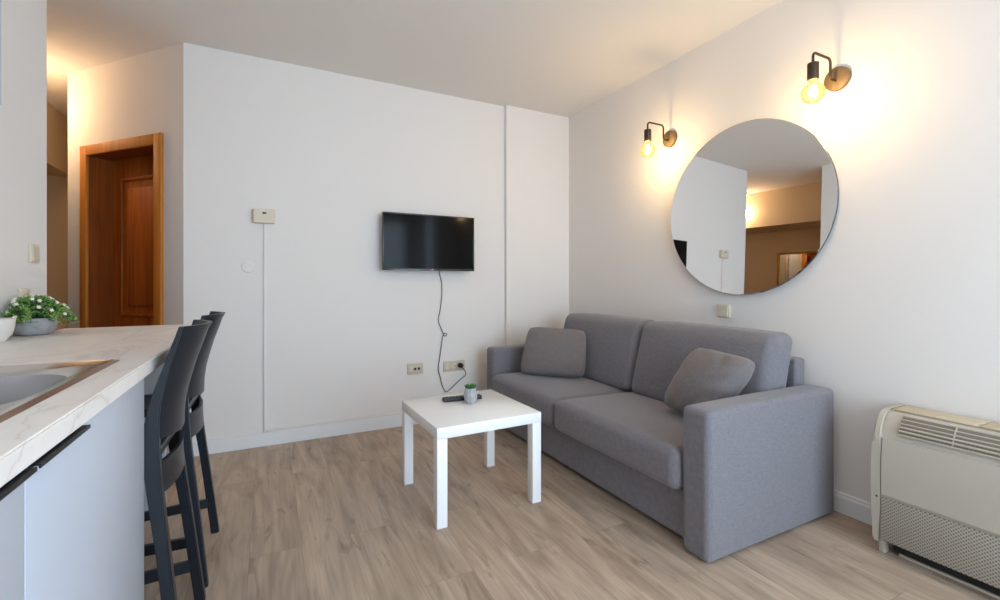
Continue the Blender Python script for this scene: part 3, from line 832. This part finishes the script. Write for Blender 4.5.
# ================================================================== BAR STOOLS
RE = [(.985, -.215), (.93, -.230), (.872, -.246), (.812, -.258), (.773, -.265), (.723, -.268), (.657, -.266), (.607, -.262), (.557, -.259), (.46, -.249), (.365, -.238), (.267, -.227), (.0, -.198)]
FE = [(.985, -.224), (.93, -.244), (.872, -.262), (.812, -.281), (.773, -.292), (.723, -.300), (.657, -.303), (.607, -.300), (.557, -.294), (.46, -.281), (.365, -.268), (.267, -.257), (.0, -.228)]
def interp(T, z):
    for (z1, x1), (z0, x0) in zip(T, T[1:]):
        if z0 <= z <= z1: return x0+(x1-x0)*(z-z0)/(z1-z0)
    return T[0][1] if z > T[0][0] else T[-1][1]
YC1 = 1.684
def make_stool(label):
    t = thing('bar_stool', label, 'bar stool', (-.42, YC1, 0), 0, 'bar stools at the breakfast bar')
    ox = .42
    oy = lambda z: .145+.075*(1-z/.985)                       # half width of the splayed frame
    for s in (-1, 1):                                          # rear legs run up into the back
        bm = NB(); secs = []
        for (z, xr), (_, xf) in zip(RE, FE):
            yo = oy(z); tk = .034 if z < .6 else .034-.020*(z-.6)/.385
            secs.append([(xf+ox, s*yo, z), (xr+ox, s*yo, z), (xr+ox+.0, s*(yo-tk), z), (xf+ox, s*(yo-tk), z)])
        loft(bm, secs)
        bmesh.ops.recalc_face_normals(bm, faces=bm.faces[:])
        es = [e for e in bm.edges if abs(e.verts[0].co.z-e.verts[1].co.z) > .01]
        bmesh.ops.bevel(bm, geom=es, offset=.003, segments=2, affect='EDGES')
        obj('rear_leg', bm, 'stool', t, True, 35)
        bm = NB(); secs = []
        for z, f in ((.628, 0), (.3, .5), (0, 1)):
            yo = .150; xc = -.63+ox-.05*f; h = .017-.002*f
            secs.append([(xc-h, s*yo, z), (xc+h, s*yo, z), (xc+h, s*(yo-.034), z), (xc-h, s*(yo-.034), z)])
        loft(bm, secs); obj('front_leg', bm, 'stool', t, True, 35)
        bm = NB(); z = .15; ya, yb = s*.160, s*.132
        loft(bm, [[(x, y-.008, z-.018), (x, y+.008, z-.018), (x, y+.008, z+.018), (x, y-.008, z+.018)] for x, y in ((-.655+ox, yb), (interp(FE, z)+ox+.006, ya))]); obj('side_rung', bm, 'stool', t)
    bm = NB(); z = .22; box(bm, -.673+ox, -.645+ox, -.125, .125, z-.018, z+.018, bev=.002); obj('front_rung', bm, 'stool', t)
    # curved back panel and the lower back rail: bowed towards +x between the legs
    def bowed(z0, z1, nz, bow, tk, low=0, lip=0):
        bm = NB(); ny = 14; F = []; K = []
        for i in range(nz+1):
            rowF, rowK = [], []
            for j in range(ny+1):
                u = 2*j/ny-1
                zz = z0+(z1-z0)*i/nz
                if i == 0: zz -= low*(1-abs(u)**2)
                yo = oy(zz)-.006
                b = bow*(1-u*u)*(.45+.55*max(0, min(1, (zz-.5)/.45)))
                x = interp(RE, zz)-.004+b+ox+(lip if i == nz else 0)
                rowF.append(bm.verts.new((x, u*yo, zz))); rowK.append(bm.verts.new((x-tk-(lip*.8 if i == nz else 0), u*yo, zz)))
            F.append(rowF); K.append(rowK)
        for G in (F, K):
            for i in range(nz):
                for j in range(ny): bm.faces.new((G[i][j], G[i][j+1], G[i+1][j+1], G[i+1][j]))
        for i in range(nz):
            for j in (0, ny): bm.faces.new((F[i][j], F[i+1][j], K[i+1][j], K[i][j]))
        for j in range(ny):
            for i in (0, nz): bm.faces.new((F[i][j], F[i][j+1], K[i][j+1], K[i][j]))
        return bm
    obj('backrest', bowed(.682, .986, 14, .054, .008, .012, .006), 'stool', t, True, 50)
    obj('back_rail', bowed(.535, .618, 5, .045, .010, .006), 'stool', t, True, 50)
    bm = NB()
    def dish(q, p):
        p = p.copy(); p.y *= 1-.06*(q.x+1)/2
        if q.z > 0: p.z -= .008*(1-q.x**2)*(1-q.y**2)
        return p
    rbox(bm, -.462+ox, 0, .637, .195, .149, .015, .010, dish, n=10, k=3); obj('seat', bm, 'stool', t)
    return t
s1 = make_stool('dark anthracite plastic bar stool nearest the camera, close behind the base cabinets')
dup(s1, (-.42, YC1+.49, 0), 'dark anthracite plastic bar stool at the far end of the breakfast bar')

# ================================================================== HALL
hm = thing('framed_mirror', 'gold-framed mirror on the hall wall, seen reflected in the round mirror', 'mirror', (-2.3, 3.55, 1.1))
bm = NB()
y0, y1, z0, z1, fr = -.5, .5, -.75, .68, .028
for a in ((y0, y0+fr, z0, z1), (y1-fr, y1, z0, z1), (y0+fr, y1-fr, z0, z0+fr), (y0+fr, y1-fr, z1-fr, z1)): box(bm, 0, .025, a[0], a[1], a[2], a[3], bev=.004)
obj('frame', bm, 'gold', hm)
obj('mirror_glass', B(.004, .010, y0+fr, y1-fr, z0+fr, z1-fr), 'mirror', hm, False)
hl = thing('ceiling_lamp', 'small round ceiling lamp with warm light in the hall', 'ceiling lamp', (-1.585, 4.20, HC))
bm = NB(); lathe(bm, [(.07, 0), (.07, -.025), (.055, -.03)], 28); obj('housing', bm, 'pvcw', hl)
bm = NB(); lathe(bm, [(.055, -.028), (.05, -.045), (.03, -.058), (0, -.062)], 28); obj('diffuser', bm, 'lampglow', hl)
l = bpy.data.lights.new('lamp_light', 'POINT'); l.energy = 3.6; l.color = (1, .74, .46); l.shadow_soft_size = .07
lo = bpy.data.objects.new('lamp_light', l); C.objects.link(lo); lo.parent = hl; lo.location = (0, 0, -.30)

# ================================================================== DAYLIGHT
w = bpy.data.worlds.new('overcast_sky'); sc.world = w; w.use_nodes = True
bg = w.node_tree.nodes['Background']; bg.inputs['Color'].default_value = (.62, .81, 1.0, 1); bg.inputs['Strength'].default_value = 4.6
l = bpy.data.lights.new('window_portal', 'AREA'); l.shape = 'RECTANGLE'; l.size = WX1-WX0; l.size_y = WZ1-WZ0; l.cycles.is_portal = True
lo = bpy.data.objects.new('window_portal', l); C.objects.link(lo)
lo.location = ((WX0+WX1)/2, YREAR-.16, (WZ0+WZ1)/2); lo.rotation_euler = (PI/2, 0, 0)   # faces into the room (+Y)

l = bpy.data.lights.new('added_window_portal', 'AREA'); l.shape = 'RECTANGLE'; l.size = VY1-VY0; l.size_y = 2.2; l.cycles.is_portal = True  # portal for the added side window
lo = bpy.data.objects.new('added_window_portal', l); C.objects.link(lo)
lo.location = (XR+.16, (VY0+VY1)/2, 1.2); lo.rotation_euler = (PI/2, 0, PI/2)          # faces -X

# ================================================================== CAMERA and view
cam = bpy.data.cameras.new('camera'); co = bpy.data.objects.new('camera', cam); C.objects.link(co)
co.location = (0, 0, CAMH); co.rotation_euler = (PI/2, 0, -TH)
cam.sensor_width = 36; cam.lens = FPX*36/1000; cam.shift_y = -(300-HOR)/1000; cam.clip_start = .02
sc.camera = co
sc.view_settings.view_transform = 'Standard'; sc.view_settings.look = 'None'
sc.view_settings.gamma = 1; sc.view_settings.use_curve_mapping = False
sc.view_settings.exposure = 1.25
sc.cycles.use_denoising = True
sc.cycles.max_bounces = 12; sc.cycles.diffuse_bounces = 6; sc.cycles.glossy_bounces = 6; sc.cycles.transparent_max_bounces = 12
sc.cycles.caustics_reflective = False; sc.cycles.caustics_refractive = False
sc.cycles.sample_clamp_indirect = 6
